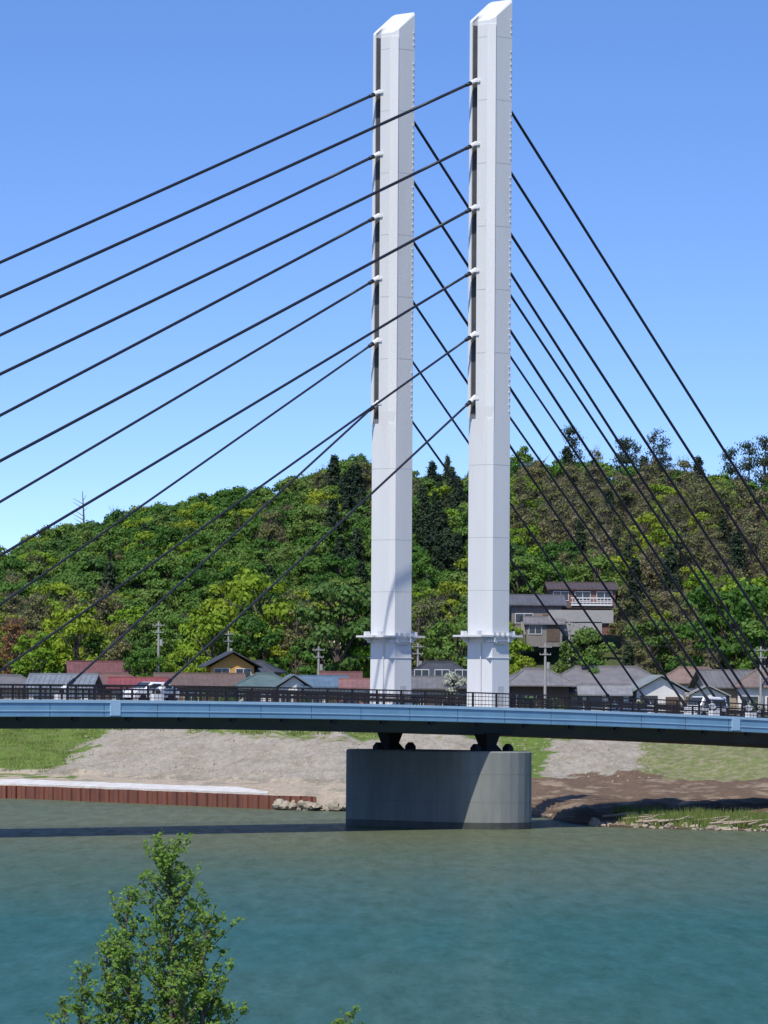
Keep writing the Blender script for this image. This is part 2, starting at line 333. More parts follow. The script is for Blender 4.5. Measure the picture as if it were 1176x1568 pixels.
# towers
AZL=[57.2-4.8*i for i in range(6)]
AZR=[55.7-4.68*i for i in range(6)]
def tower(w0,idx):
    a,b_=1.12,1.30
    def P(u,w,z): return B(u,w0+w,z)
    ch=0.26
    def ring_low(z,k=1.0):
        A=a*k;Bb=b_*k
        pts=[(-A,-Bb+ch),(-A,-0.95*k),(-A,-0.5),(-A,-0.1),(-A,0.3),(-A,Bb-ch*1.3),(-A+ch*1.3,Bb),(A-ch*.6,Bb),(A,Bb-ch*.6),(A,-Bb+ch),(A-ch,-Bb),(-A+ch,-Bb)]
        return [P(u,w,z) for u,w in pts]
    m=MB()
    m.loft([ring_low(z,k) for z,k in ((8.4,1.03),(14.6,1.0),(31.0,1.0))])
    # upper shaft: end face with a shallow recessed slot that takes the cable anchors
    SA,SB,SD=-0.90,-0.30,0.60
    def prof():
        return [(-a,-b_+0.12),(-a,SA),(-a+SD,SA),(-a+SD,SB),(-a,SB),(-a,b_-0.42),(-a+0.42,b_),(a-0.16,b_),(a,b_-0.16),(a,-b_+0.2),(a-0.2,-b_),(-a+0.12,-b_)]
    def top(u): return 61.35+ (u+a)/(2*a)*1.65
    r0=[P(u,w,31.0) for u,w in prof()]; r1=[P(u,w,top(u)-0.12) for u,w in prof()]
    r2=[P(u*0.95,w*0.95,top(u)) for u,w in prof()]
    m.loft([r0,r1,r2])
    # raised rib cladding; runs out into the shaft in a long taper below the lowest anchor
    def rib(z,k,e=0.09): return [P(-a-e,SB+0.08+(0.45-SB)*k,z),P(-a-e,b_-0.45-0.35*k,z),P(-a+0.33,b_+0.055-0.06*k,z),P(-a+0.40,b_-0.10,z),P(-a+0.02,b_-0.5,z),P(-a+0.02,SB+0.08+(0.45-SB)*k,z)]
    m.loft([rib(28.4,0.95,0.005),rib(31.9,0.0),rib(60.95,0.0)])
    bobj(m,'tower_shaft',M_white)
    m=MB()
    for z in [60.0-4.8*i for i in range(6)]+[27.5,22.0,18.0]:
        e=0.004; k=0.026
        lo=z<31
        pr=[(-a-e,-b_+ch),(-a-e,b_-ch*1.3),(-a+ch*1.3,b_+e),(a-ch*.6,b_+e),(a+e,b_-ch*.6),(a+e,-b_+ch),(a-ch,-b_-e),(-a+ch,-b_-e)] if lo else [(-a+0.45,b_+e),(a-0.17,b_+e),(a+e,b_-0.17),(a+e,-b_+0.2),(a-0.2,-b_-e),(a-0.3,-b_+0.3),(a-0.3,b_-0.3),(-a+0.45,b_-0.1)]
        m.loft([[P(u,w,z-k) for u,w in pr],[P(u,w,z+k) for u,w in pr]])
        if not lo: m.box(P(-a-0.09,0.34,z),(0.006,0.49,k),0,U,Wn)
    bobj(m,'tower_panel_seams',M_seam)
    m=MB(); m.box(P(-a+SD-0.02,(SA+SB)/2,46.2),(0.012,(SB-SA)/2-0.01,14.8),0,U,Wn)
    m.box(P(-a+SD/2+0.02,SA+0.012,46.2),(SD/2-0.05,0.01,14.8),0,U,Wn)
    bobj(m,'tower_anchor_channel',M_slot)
    m=MB()
    z=31.6; j=0
    while z<61.4:
        if j%10 not in (8,9):
            m.tube(P(a-0.28,b_-0.02,z),P(a-0.28,b_+0.07,z),0.07,n=6)
            m.tube(P(a-0.02,b_-0.24,z),P(a+0.05,b_-0.24,z),0.055,n=6)
        z+=0.48; j+=1
    bobj(m,'tower_studs',M_white2)
    # maintenance collar
    m=MB(); zc=14.55
    m.box(P(0,0,zc),(2.2,1.55,0.07),0,U,Wn)
    m.box(P(0,0,zc-0.38),(1.2,1.37,0.10),0,U,Wn)
    for sgn in (-1,1):
        for q in (-0.9,0.9):
            m.hexa([P(sgn*1.1,q-0.05,zc-0.5),P(sgn*1.3,q-0.05,zc-0.5),P(sgn*1.3,q+0.05,zc-0.5),P(sgn*1.1,q+0.05,zc-0.5),P(sgn*1.1,q-0.05,zc-0.07),P(sgn*2.15,q-0.05,zc-0.07),P(sgn*2.15,q+0.05,zc-0.07),P(sgn*1.1,q+0.05,zc-0.07)])
            m.box(P(q*0.8,sgn*1.42,zc-0.25),(0.05,0.12,0.2),0,U,Wn)
            m.box(P(sgn*1.75,q*0.9,zc+0.22),(0.2,0.14,0.16),0,U,Wn)
        for q in (-0.8,-0.27,0.27,0.8):
            m.box(P(q,sgn*1.46,zc+0.14),(0.14,0.12,0.12),0,U,Wn)
    m.box(P(0,0,12.9),(1.17,1.35,0.03),0,U,Wn)
    m.loft([[P(-0.6,b_+0.03,13.9),P(0.6,b_+0.03,13.9),P(0.6,b_+0.12,13.9),P(-0.6,b_+0.12,13.9)],[P(-0.6,b_+0.03,14.15),P(0.6,b_+0.03,14.15),P(0.6,b_+0.3,14.15),P(-0.6,b_+0.3,14.15)]])
    m.tube(P(-a-0.12,0.5,8.9),P(-a-0.12,0.5,14),0.05,n=6)
    bobj(m,'tower_collar',M_white2)
    m=MB()
    m.box(P(0.1,b_+0.02,10.0),(0.32,0.02,0.75),0,U,Wn)
    bobj(m,'tower_access_hatch',M_seam)
tower(5.4,0); tower(-5.4,1)

# stay cables
tl=[117.3,101.6,84.0,66.9,49.8,32.9]
tr=[46.3,42.1,37.8,33.5,29.2,25.0]
mc=MB(); ms=MB()
for w0 in (5.4,-5.4):
    for side,zl,tt in ((-1,AZL,tl),(1,AZR,tr)):
        for i in range(6):
            off=-0.55 if side<0 else 0.0
            p0=B(side*(1.12 if side>0 else 0.55),w0+off,zl[i]+(0.0 if side>0 else -0.25)); p1=B(side*tt[i],w0,zd(side*tt[i])+0.75)
            n=16; pts=[]
            Lh=tt[i]
            for k in range(n+1):
                q=k/n; p=p0.lerp(p1,q); p.z-=4*q*(1-q)*Lh*Lh*0.00002; pts.append(p)
            r=0.118 if i in (0,1,2) else (0.105 if i==3 else 0.092)
            if side>0: r*=0.93
            mc.path(pts,[r]*(n+1),n=8)
            d=(pts[1]-pts[0]).normalized()
            st=0.45 if side<0 else 0.0
            ms.tube(p0+d*st,p0+d*(st+0.7),0.20,0.17,n=10)
            mc.tube(p0+d*(st+0.7),p0+d*(st+1.2),0.17,0.14,n=10)
            if side<0: ms.box(p0+d*0.75+Wn*0.30,(0.10,0.38,0.07),0,U,Wn)
            d2=(pts[-2]-pts[-1]).normalized()
            mc.tube(pts[-1],pts[-1]+d2*1.6,0.17,0.14,n=10)
            ms.tube(pts[-1]+d2*0.2,pts[-1]+d2*0.75,0.25,0.21,n=10)
            ms.box(B(side*tt[i],w0,zd(side*tt[i])+0.35),(0.45,0.22,0.30),0,U,Wn)
bobj(mc,'stay_cables',M_cable,smooth=True); bobj(ms,'cable_sockets',M_white2)

# pier
def stadium(r,h,z,n=14):
    pts=[]
    for s in (1,-1):
        for i in range(n+1):
            a=-math.pi/2+math.pi*i/n
            if s>0: w=h+r*math.cos(a); u=r*math.sin(a)
            else: w=-h-r*math.cos(a); u=-r*math.sin(a)
            pts.append(B(u,w,z))
    return pts
def pier(t0,name,h=5.3,r=3.45,top=5.85,hh=True):
    def st(r,h,z): return [p+U*t0 for p in stadium(r,h,z)]
    m=MB(); m.loft([st(r,h,-6),st(r,h,top-0.1),st(r-0.1,h,top)]); bobj(m,name,M_conc)
    m=MB(); m.loft([st(r+0.012,h,-1),st(r+0.012,h,0.5)],capb=False,capt=False)
    bobj(m,name+'_waterline',M_concd)
    m=MB()
    for z in (2.0,4.1): m.loft([st(r+0.004,h,z),st(r+0.004,h,z+0.03)],capb=False,capt=False)
    for wj in (-3.5,0,3.5):
        for sg in (-1,1): m.box(B(t0+sg*(r+0.002),wj,top/2),(0.004,0.02,top/2-0.1),0,U,Wn)
    bobj(m,name+'_joints',M_concj)
    m=MB(); z1=zd(t0)-1.86
    for w in (5.4,-5.4):
        c=B(t0,w,0)
        sq=((-1,-1),(1,-1),(1,1),(-1,1))
        m.loft([[c+U*(0.85*x)+Wn*(0.8*y)+Zv*top for x,y in sq],[c+U*(0.5*x)+Wn*(0.5*y)+Zv*(top+0.5) for x,y in sq],[c+U*(0.75*x)+Wn*(0.7*y)+Zv*(z1+0.1) for x,y in sq]])
        for du,dw in ((-1.7,0.5),(1.7,0.5)):
            c=B(t0+du,w+dw,top)
            m.loft([[c+U*(0.30*x)+Wn*(0.30*y) for x,y in sq],[c+U*(0.30*x)+Wn*(0.30*y)+Zv*0.25 for x,y in sq],[c+U*(0.08*x)+Wn*(0.18*y)+Zv*0.55 for x,y in sq]])
    bobj(m,name+'_bearings',M_black)
pier(0,'main_pier'); pier(-150,'river_pier'); pier(-230,'river_pier_b',top=zd(-230)-2.6); pier(105,'land_pier',top=zd(105)-2.6)

# ---------------------------------------------------------------- quay
m=MB(); x=-120.0; k=0; pts=[]
while x<-5.6:
    s=float(s_line(x)); d=(0.0,0.0,0.38,0.38)[k%4]; pts.append((x,s-0.12-d)); x+=(0.34,0.16,0.34,0.16)[k%4]*0.95; k+=1
vs=[(p[0],p[1],-1.5) for p in pts]+[(p[0],p[1],1.22+0.05*n2(p[0],0,0.5)) for p in pts]; n=len(pts)
m.add(vs,[(i,i+1,n+i+1,n+i) for i in range(n-1)])
o=m.obj('sheet_pile_wall',M_rust,fix=False)
m=MB(); xa=np.arange(-90,-9.5,0.5)
vs=[];
for x in xa:
    s=float(s_line(x)); wd=5.0*min(1,(-9.2-x)/5+0.25)+1.6*n2(x,0,0.25); wd=max(0.4,wd)
    for y in (s+0.25,s+0.25+wd): vs.append((x,y,gh(x,y)+0.14)) 
    vs.append((x,s+0.25,gh(x,s+0.3)-0.1))
f=[]
for i in range(len(xa)-1):
    a=i*3; f.append((a,a+3,a+4,a+1)); f.append((a+2,a+5,a+3,a))
m.add(vs,f); m.obj('concrete_quay_slab',M_slab,fix=False)

def rock(m,c,r,seed,mi=0,flat=0.6):
    import bmesh
    bm=bmesh.new(); bmesh.ops.create_icosphere(bm,subdivisions=2,radius=1)
    rr=random.Random(seed); ax=[rr.uniform(0.7,1.3) for _ in range(3)]
    vs=[]
    for v in bm.verts:
        p=v.co.copy(); k=1+0.5*mnoise.noise(p*1.3+Vector((seed*3.1,seed,0)))
        vs.append(Vector((p.x*ax[0]*k*r,p.y*ax[1]*k*r,p.z*ax[2]*k*r*flat))+Vector(c))
    m.add(vs,[tuple(v.index for v in f.verts) for f in bm.faces],mi); bm.free()
m=MB()
for i in range(60):
    x=random.uniform(-9.2,-3.0); y=float(s_line(x))-random.uniform(0.0,1.8); r=random.uniform(0.15,0.6)
    rock(m,(x,y,0.15+random.uniform(-0.1,0.35)),r,i,flat=random.uniform(.4,.9))
for i in range(260):
    x=random.uniform(16.5,45); y=float(s_line(x))+random.uniform(-0.8,3.5); r=random.uniform(0.06,0.26) if random.random()<0.9 else random.uniform(.3,.6)
    rock(m,(x,y,max(0.0,gh(x,y))+0.05),r,100+i,flat=random.uniform(.4,.9))
for i in range(60):
    x=random.uniform(-4,14); y=float(s_line(x))+random.uniform(-0.5,2.5); rock(m,(x,y,max(0,gh(x,y))+0.05),random.uniform(0.1,0.4),300+i)
m.obj('shore_rocks',M_rock)
m=MB()
for i in range(34):
    x=random.uniform(18,34); y=float(s_line(x))+random.uniform(0.5,9); a=random.uniform(-0.5,0.5); l=random.uniform(0.4,1.8)
    z=gh(x,y)+0.4; m.path([(x-l*math.cos(a),y-l*math.sin(a),z-.05),(x,y,z+0.1),(x+l*math.cos(a),y+l*math.sin(a),z+random.uniform(0,.4))],[0.10,0.08,0.04],n=6)
m.obj('driftwood_logs',M_wood)
# loose stones on the gravel slope
m=MB()
for i in range(900):
    x=random.uniform(-30,27); y=float(f_line(x))+random.uniform(-2,31); r=random.uniform(0.05,0.17)
    z=gh(x,y)+0.2*r
    q=[Vector((random.uniform(.6,1.2)*dx*r,random.uniform(.6,1.2)*dy*r,dz*r)) for dx,dy,dz in ((1,0,0),(0,1,0),(-1,0,0),(0,-1,0),(0,0,1))]
    m.add([Vector((x,y,z+0.1))+p for p in q],[(0,1,4),(1,2,4),(2,3,4),(3,0,4)])
m.obj('slope_stones',M_rock,fix=False)

# ---------------------------------------------------------------- foliage builders
def quads(P,Nn,l,w,r):
    n=len(P); Nn=Nn/np.linalg.norm(Nn,axis=1,keepdims=True)
    T=r.normal(size=(n,3)); T-=np.sum(T*Nn,axis=1,keepdims=True)*Nn; T/=np.linalg.norm(T,axis=1,keepdims=True)
    Bt=np.cross(Nn,T); l=np.broadcast_to(l,(n,))[:,None]; w=np.broadcast_to(w,(n,))[:,None]
    V=np.stack([P-T*l*.5,P+Bt*w*.5+T*l*0.05,P+T*l*.5,P-Bt*w*.5+T*l*0.05],axis=1).reshape(-1,3)
    return V
def addq(m,V,mi):
    b=len(m.v); m.v.extend(map(tuple,V.tolist())); k=len(V)//4
    m.f.extend([(b+4*i,b+4*i+1,b+4*i+2,b+4*i+3) for i in range(k)]); m.m.extend([mi]*k)
def tree_mesh(name,kind,seed,leaf):
    r=np.random.default_rng(seed); rr=random.Random(seed); m=MB()
    if kind in('broad','sparse','blossom'):
        H={'broad':8.0,'sparse':9.0,'blossom':5}[kind]; R={'broad':3.3,'sparse':2.7,'blossom':2.6}[kind]
        base=H*0.28
        m.path([(0,0,-1.0),(0.1,0,base),(0.2,0.1,H*0.6),(0.1,0,H*0.9)],[0.26,0.2,0.12,0.03],n=6,mi=1)
        nc={'broad':28,'sparse':36,'blossom':18}[kind]
        for i in range(nc):
            h=rr.uniform(0.0,1.0); ang=rr.uniform(0,6.283); prof=math.sin(math.pi*min(1,0.12+h*0.80))**0.7 if kind!='sparse' else (0.95-0.55*h)
            rad=R*prof*rr.uniform(0.35,0.92); c=np.array([math.cos(ang)*rad,math.sin(ang)*rad,base+h*(H-base)*0.93])
            cr=rr.uniform(0.6,1.25)*(0.75 if kind=='sparse' else 1)*(0.8 if kind=='blossom' else 1)
            m.path([(0.1,0,max(base*0.8,c[2]-rad*0.9-0.4)),(c[0]*0.6,c[1]*0.6,c[2]-rad*0.3),tuple(c)],[0.09,0.05,0.02],n=4,mi=1)
            n={'broad':125,'sparse':54,'blossom':90}[kind]
            D=r.normal(size=(n,3)); D/=np.linalg.norm(D,axis=1,keepdims=True); D[:,2]=np.where(D[:,2]<-0.3,-D[:,2]*0.6,D[:,2])
            P=c+D*cr*r.uniform(0.6,1.12,(n,1))*np.array([1,1,0.75])
            Nn=D+r.normal(size=(n,3))*0.45
            sz=r.uniform(0.24,0.48,n)*(0.8 if kind!='broad' else 1)
            addq(m,quads(P,Nn,sz,sz*0.7,r),0)
            if kind=='sparse':
                for k in range(5):
                    q=c+r.normal(size=3)*0.3; e=c+np.array([r.normal()*0.7,r.normal()*0.7,r.uniform(0.5,1.5)]); m.tube(tuple(q),tuple(e),0.03,0.012,n=3,mi=1,caps=False)
    elif kind=='cedar':
        H=12.0; m.path([(0,0,-1),(0,0,H*0.97)],[0.28,0.03],n=6,mi=1)
        lv=30
        for i in range(lv):
            h=0.12+0.88*i/lv; rad=2.5*(1-h)**0.65+0.15
            nb=8
            for k in range(nb):
                a=rr.uniform(0,6.28); rl=rad*rr.uniform(0.6,1.2)
                n=14; q=np.linspace(0.2,1,n)[:,None]; dirv=np.array([math.cos(a),math.sin(a),-0.2])
                P=np.array([0,0,h*H])+dirv*rl*q+r.normal(size=(n,3))*0.22
                Nn=np.array([math.cos(a)*0.6,math.sin(a)*0.6,0.7])+r.normal(size=(n,3))*0.4
                addq(m,quads(P,Nn,r.uniform(0.35,0.6,n),0.28,r),0)
    elif kind=='pine':
        H=11.0; m.path([(0,0,-1),(0.3,0,H*0.5),(0.1,0.1,H*0.95)],[0.26,0.18,0.05],n=6,mi=1)
        for i in range(19):
            h=rr.uniform(0.38,1.0); a=rr.uniform(0,6.28); rad=(2.7*(1.12-h)+0.15)*rr.uniform(0.4,1.1); c=np.array([math.cos(a)*rad,math.sin(a)*rad,h*H])
            m.path([(0.2,0,h*H-0.5),tuple(c)],[0.08,0.03],n=4,mi=1)
            n=90; D=r.normal(size=(n,3))*np.array([0.65,0.65,0.24]); 
            addq(m,quads(c+D,D*0.5+np.array([0,0,0.7])+r.normal(size=(n,3))*0.5,r.uniform(0.25,0.5,n),0.2,r),0)
    me=bpy.data.meshes.new(name); me.from_pydata(m.v,[],m.f); me.materials.append(leaf); me.materials.append(M_bark); me.polygons.foreach_set('material_index',m.m); me.update()
    return me
TM={'broad':[tree_mesh('broadleaf_%d'%i,'broad',i,L_broad) for i in range(4)],
    'fresh':[tree_mesh('fresh_broadleaf_%d'%i,'broad',20+i,L_fresh) for i in range(2)],
    'olive':[tree_mesh('budding_%d'%i,'sparse',30+i,L_olive) for i in range(3)],
    'russet':[tree_mesh('russet_%d'%i,'sparse',40+i,L_rusty) for i in range(1)],
    'cedar':[tree_mesh('cedar_%d'%i,'cedar',50+i,L_conif) for i in range(2)],
    'pine':[tree_mesh('pine_%d'%i,'pine',60+i,L_conif) for i in range(3)],
    'blossom':[tree_mesh('blossom_0','blossom',70,L_blos)]}
def put(kind,name,loc,s,parent=None,sz=None):
    o=bpy.data.objects.new(name,random.choice(TM[kind])); o.location=loc; o.rotation_euler=(random.uniform(-.06,.06),random.uniform(-.06,.06),random.uniform(0,6.28)); o.scale=(s,s,sz or s); return link(o,parent)

forest=empty('hillside_forest')
yy=611.0; cnt=0
while yy<842:
    x=-120.0
    while x<175:
        X=x+random.uniform(-1.9,1.9); Y=yy+random.uniform(-1.9,1.9)
        x+=4.6
        px=588+X*F_PX/Y
        zg=gh(X,Y); py=1060-(zg-EYE)*F_PX/Y
        if 770<px<965 and 632<Y<668: continue
        if 775<px<960 and Y<=632:
            if random.random()<0.45: continue
            sc=random.uniform(0.35,0.55)
        else: sc=random.uniform(0.60,1.18)
        if abs(px-500)<70 and Y<640 : 
            if random.random()<0.75: continue
        q=(Y-612)/208
        nzv=mnoise.noise(Vector((X*0.035,Y*0.02,3.3)))+random.uniform(-0.25,0.25)
        u=random.random()
        right=px>760
        if right:
            kind='olive' if nzv>-0.10 else 'broad'
            if u<0.05: kind='cedar'
            if u>0.91: kind='fresh'
        else:
            kind='broad'
            if nzv>0.38: kind='olive'
            if u<0.02 and q<0.85: kind='cedar'
            if q<0.25 and u>0.74: kind='fresh'
            elif u>0.93: kind='fresh'
            if q<0.2 and u<0.2: kind='olive'
        if 505<px<562 and 0.3<q<0.78 and u<0.85: kind='cedar'
        if 635<px<720 and 0.35<q<0.95 and u<0.7: kind='cedar'
        if 880<px<1060 and 0.25<q<0.5 and u<0.35: kind='cedar'
        if px<60 and q<0.12 and u<0.6: kind='russet'
        if kind=='cedar': sc*=0.78
        if kind=='olive': sc*=0.95
        put(kind,'forest_tree',(X,Y,zg-0.2),sc,forest); cnt+=1
    yy+=4.7
print('forest',cnt)
# skyline trees
for px,top,kind in ((866,652,'pine'),(882,668,'pine'),(948,672,'pine'),(962,664,'pine'),(977,674,'pine'),(1003,658,'pine'),(1019,670,'pine'),(1122,680,'pine'),(1150,670,'pine'),(1168,662,'pine'),(1190,666,'pine'),(683,698,'cedar'),(545,690,'broad'),(812,680,'broad'),(915,676,'olive'),(90,800,'broad')):
    Y=817; p=W(px,top,Y); zg=gh(p.x,Y); H={'pine':11.2,'cedar':12,'broad':8.3,'olive':10}[kind]
    h=max(5,p.z-zg); s=h/H; put(kind,{'pine':'pine_tree','cedar':'cedar_tree','broad':'broadleaf_tree','olive':'budding_tree'}[kind],(p.x,Y,zg),max(0.62,s*0.62),None,s)
# bare snag on left skyline
m=MB(); p=W(126,805,800); b0=Vector((p.x,800,gh(p.x,800))); tp=W(126,752,800)
m.path([b0,(p.x+0.2,800,tp.z-4),tp],[0.25,0.16,0.05],n=6)
for k in range(7):
    z=tp.z-1-k*0.6; a=random.uniform(0,6.28); m.tube((p.x+.1,800,z-0.4),(p.x+1.5*math.cos(a),800+1.5*math.sin(a),z+0.5),0.06,0.02,n=4)
m.obj('bare_tree',M_bark)
# named trees near the houses
for px,top,d,kind,name in ((395,862,616,'fresh','broadleaf_tree'),(355,868,622,'fresh','broadleaf_tree'),(515,885,606,'broad','broadleaf_tree'),(560,905,609,'fresh','broadleaf_tree'),(455,905,612,'olive','budding_tree'),(325,925,602,'fresh','broadleaf_tree'),(385,935,604,'broad','broadleaf_tree'),(120,915,607,'fresh','broadleaf_tree'),(60,960,603,'fresh','broadleaf_tree'),(25,935,606,'russet','budding_tree'),(180,940,606,'olive','budding_tree'),(225,985,590,'broad','broadleaf_tree'),(290,985,592,'fresh','broadleaf_tree'),(645,905,612,'olive','budding_tree'),(670,895,618,'olive','budding_tree'),(700,940,606,'broad','broadleaf_tree'),(695,1028,560,'blossom','white_blossom_tree'),(890,955,612,'broad','broadleaf_tree'),(905,1000,570,'broad','broadleaf_tree'),(960,985,600,'cedar','cedar_tree'),(1120,880,612,'broad','broadleaf_tree'),(1150,870,618,'fresh','broadleaf_tree'),(1045,1000,590,'broad','broadleaf_tree'),(1085,985,600,'olive','budding_tree'),(805,1000,600,'fresh','broadleaf_tree'),(1175,940,604,'broad','broadleaf_tree'),(460,985,600,'broad','broadleaf_tree'),(955,885,650,'olive','budding_tree')):
    p=W(px,top,d); zg=gh(p.x,d); H={'pine':11.2,'cedar':12,'broad':8.3,'fresh':8.3,'olive':10,'russet':10,'blossom':5.3}[kind]
    s=(p.z-zg)/H; put(kind,name,(p.x,d,zg-0.1),s*0.9,None,s)
# hedges / garden shrubs between houses
m=MB(); r=rng
for i in range(150):
    x=random.uniform(-48,48); y=random.choice((553,603,606,608)) +random.uniform(-2,2)
    c=np.array([x,y,gh(x,y)+random.uniform(0.3,1.4)]); n=60
    D=r.normal(size=(n,3)); D/=np.linalg.norm(D,axis=1,keepdims=True); P=c+D*random.uniform(0.6,1.4)*r.uniform(0.6,1.1,(n,1)); addq(m,quads(P,D+r.normal(size=(n,3))*.4,r.uniform(.25,.5,n),.3,r),0)
m.obj('garden_shrubs',L_broad,fix=False)
# riverside weeds right bank
m=MB()
def tuft(x,y,h,n,spread):
    z=gh(x,y)+0.25
    for k in range(n):
        bx=x+random.gauss(0,spread);by=y+random.gauss(0,spread); hh=h*random.uniform(.5,1.2); lx=random.uniform(-.4,.4)*hh;ly=random.uniform(-.4,.4)*hh; w=0.05
        b=len(m.v); m.v.extend([(bx-w,by,z-0.2),(bx+w,by,z-0.2),(bx+lx,by+ly,z+hh)]); m.f.append((b,b+1,b+2)); m.m.append(0)
for i in range(800):
    x=random.uniform(19,45); y=float(s_line(x))+random.uniform(1.6,16)
    if n2(x,y,0.25,7)>-0.18: tuft(x,y,random.uniform(0.2,0.75),20,0.4)
for i in range(260):
    x=random.uniform(-45,24); y=float(f_line(x))+random.uniform(27,35); tuft(x,y,0.3,14,0.5)
for i in range(260):
    x=random.uniform(-46,-26); y=float(f_line(x))+random.uniform(1,33); tuft(x,y,0.10,14,0.6) if x<-33.5+(y-497)*.16 else None
m.obj('riverside_grass',L_grass,fix=False)

# ---------------------------------------------------------------- houses
def house(name,px,d,w,dep,eave,ridge,wallc,roofc,rot=0.0,kind='gable',storey=1,ov=0.6,zb=None,porch=False):
    p=W(px,1060,d); zg=gh(p.x,d) if zb is None else zb
    root=empty(name,(p.x,d,zg),rot)
    mw=mat(name+'_wall',wallc,0.85,0.10,0.8); mr_=mat(name+'_roof',roofc,0.6,0.22,0.9,bump=0.03,bscale=6); mt=mat(name+'_trim',(0.10,0.07,0.05),0.7,0.2,2)
    X,Y=w/2,dep/2
    m=MB(); m.box((0,0,eave/2-0.3),(X,Y,eave/2+0.3))
    if kind=='gable':
        m.add([(-X,-Y,eave),(-X,Y,eave),(-X,0,ridge-0.15),(X,-Y,eave),(X,Y,eave),(X,0,ridge-0.15)],[(0,1,2),(3,5,4),(0,2,5,3),(1,4,5,2)])
    if kind=='gablef':
        m.add([(-X,-Y,eave),(X,-Y,eave),(0,-Y,ridge-0.15),(-X,Y,eave),(X,Y,eave),(0,Y,ridge-0.15)],[(0,1,2),(3,5,4),(0,2,5,3),(1,4,5,2)])
    m.obj('walls',mw,root)
    m=MB(); t=0.14; x2,y2=X+ov,Y+ov; ez=eave-0.12
    def slab(q): 
        m.hexa([Vector(a) for a in q]+[Vector(a)+Vector((0,0,t)) for a in q])
    if kind=='gable':
        slab([(-x2,-y2,ez),(x2,-y2,ez),(x2,0,ridge),(-x2,0,ridge)]); slab([(-x2,0.004,ridge),(x2,0.004,ridge),(x2,y2,ez),(-x2,y2,ez)])
        m.box((0,0,ridge+t),(x2,0.16,0.12))
        k=-x2+0.3
        while k<x2: 
            m.hexa([Vector(a) for a in [(k-.03,-y2,ez+t),(k+.03,-y2,ez+t),(k+.03,0,ridge+t),(k-.03,0,ridge+t),(k-.03,-y2,ez+t+.06),(k+.03,-y2,ez+t+.06),(k+.03,0,ridge+t+.06),(k-.03,0,ridge+t+.06)]]); k+=0.55
    elif kind=='gablef':
        slab([(-x2,-y2,ez),(0,-y2,ridge),(0,y2,ridge),(-x2,y2,ez)]); slab([(0.004,-y2,ridge),(x2,-y2,ez),(x2,y2,ez),(0.004,y2,ridge)])
    else:
        hx=max(0.3,x2-y2*0.7)
        m.add([(-x2,-y2,ez),(x2,-y2,ez),(x2,y2,ez),(-x2,y2,ez),(-x2,-y2,ez+t),(x2,-y2,ez+t),(x2,y2,ez+t),(-x2,y2,ez+t),(-hx,0,ridge),(hx,0,ridge)],
              [(0,3,2,1),(0,1,5,4),(1,2,6,5),(2,3,7,6),(3,0,4,7),(4,5,9,8),(5,6,9),(6,7,8,9),(7,4,8)])
        m.box((0,0,ridge+0.05),(hx+0.1,0.18,0.16))
        for sx in(-1,1):
            for sy in (-1,1): m.tube((sx*x2,sy*y2,ez+t),(sx*hx,0,ridge+.03),0.11,n=5)
    m.obj('roof',mr_,root)
    m=MB(); fr=MB()
    for st in range(storey):
        z0=0.9+st*2.7; n=max(2,int(w/2.2))
        for i in range(n):
            cx=-X+(i+0.5)*w/n; ww=w/n*0.34
            if st==0 and i==n//2: continue
            m.box((cx,-Y-0.01,z0+0.6),(ww,0.03,0.55)); 
            fr.box((cx,-Y-0.03,z0+1.18),(ww+.06,0.05,0.04)); fr.box((cx,-Y-0.03,z0+0.02),(ww+.06,0.06,0.04)); fr.box((cx,-Y-0.04,z0+0.6),(0.03,0.04,0.53))
            fr.box((cx-ww-.03,-Y-0.03,z0+0.6),(0.03,0.05,0.55)); fr.box((cx+ww+.03,-Y-0.03,z0+0.6),(0.03,0.05,0.55))
        for sx in(-1,1): m.box((sx*(X+0.01),0,z0+0.6),(0.03,dep*0.2,0.5))
    m.obj('windows',M_glass,root); fr.obj('window_frames',M_white2 if sum(roofc)<0.5 else mt,root)
    m=MB(); cx=-X+(max(2,int(w/2.2))//2+0.5)*w/max(2,int(w/2.2)); m.box((cx,-Y-0.02,1.0),(0.8,0.04,1.0)); m.obj('door',mt,root)
    if storey==2 or porch:
        m=MB(); z=2.75 if storey==2 else 2.3
        q=[(-X-.2,-Y-1.5,z-0.1),(X+.2,-Y-1.5,z-0.1),(X+.2,-Y-0.02,z+0.45),(-X-.2,-Y-0.02,z+0.45)]; slab(q)
        for i in range(4): m.tube((-X+i*w/3,-Y-1.3,0),(-X+i*w/3,-Y-1.3,z-0.05),0.06,n=6)
        m.obj('porch_roof',mr_,root)
    return root
GR=(0.13,0.125,0.125); DK=(0.05,0.052,0.06); RD=(0.14,0.058,0.052); BR=(0.12,0.082,0.065); TE=(0.085,0.125,0.12); BL=(0.09,0.14,0.19); WH=(0.62,0.60,0.56); TN=(0.36,0.30,0.23)
house('tiled_roof_house',12,566,6.5,6,2.9,4.2,TN,GR,0.1,'hip')
house('white_wall_house',98,562,6.4,6,2.9,4.3,WH,(0.15,0.17,0.19),-0.12,'gable')
house('red_roof_house',150,592,6.0,5,4.1,5.4,(0.3,0.2,0.17),RD,0.1,'gable')
house('brown_roof_house',168,572,7.5,6,2.8,4.1,BR,(0.15,0.085,0.07),0.05,'hip')
house('low_red_roof_house',212,560,5.4,5,2.7,3.7,(0.35,0.30,0.26),(0.20,0.055,0.055),0.0,'gable')
house('long_brown_house',305,566,8.8,6,2.8,4.0,(0.24,0.17,0.12),BR,0.12,'gable')
house('ochre_wall_house',352,584,4.8,5,5.0,6.6,(0.50,0.27,0.07),DK,0.15,'gablef',2,0.9)
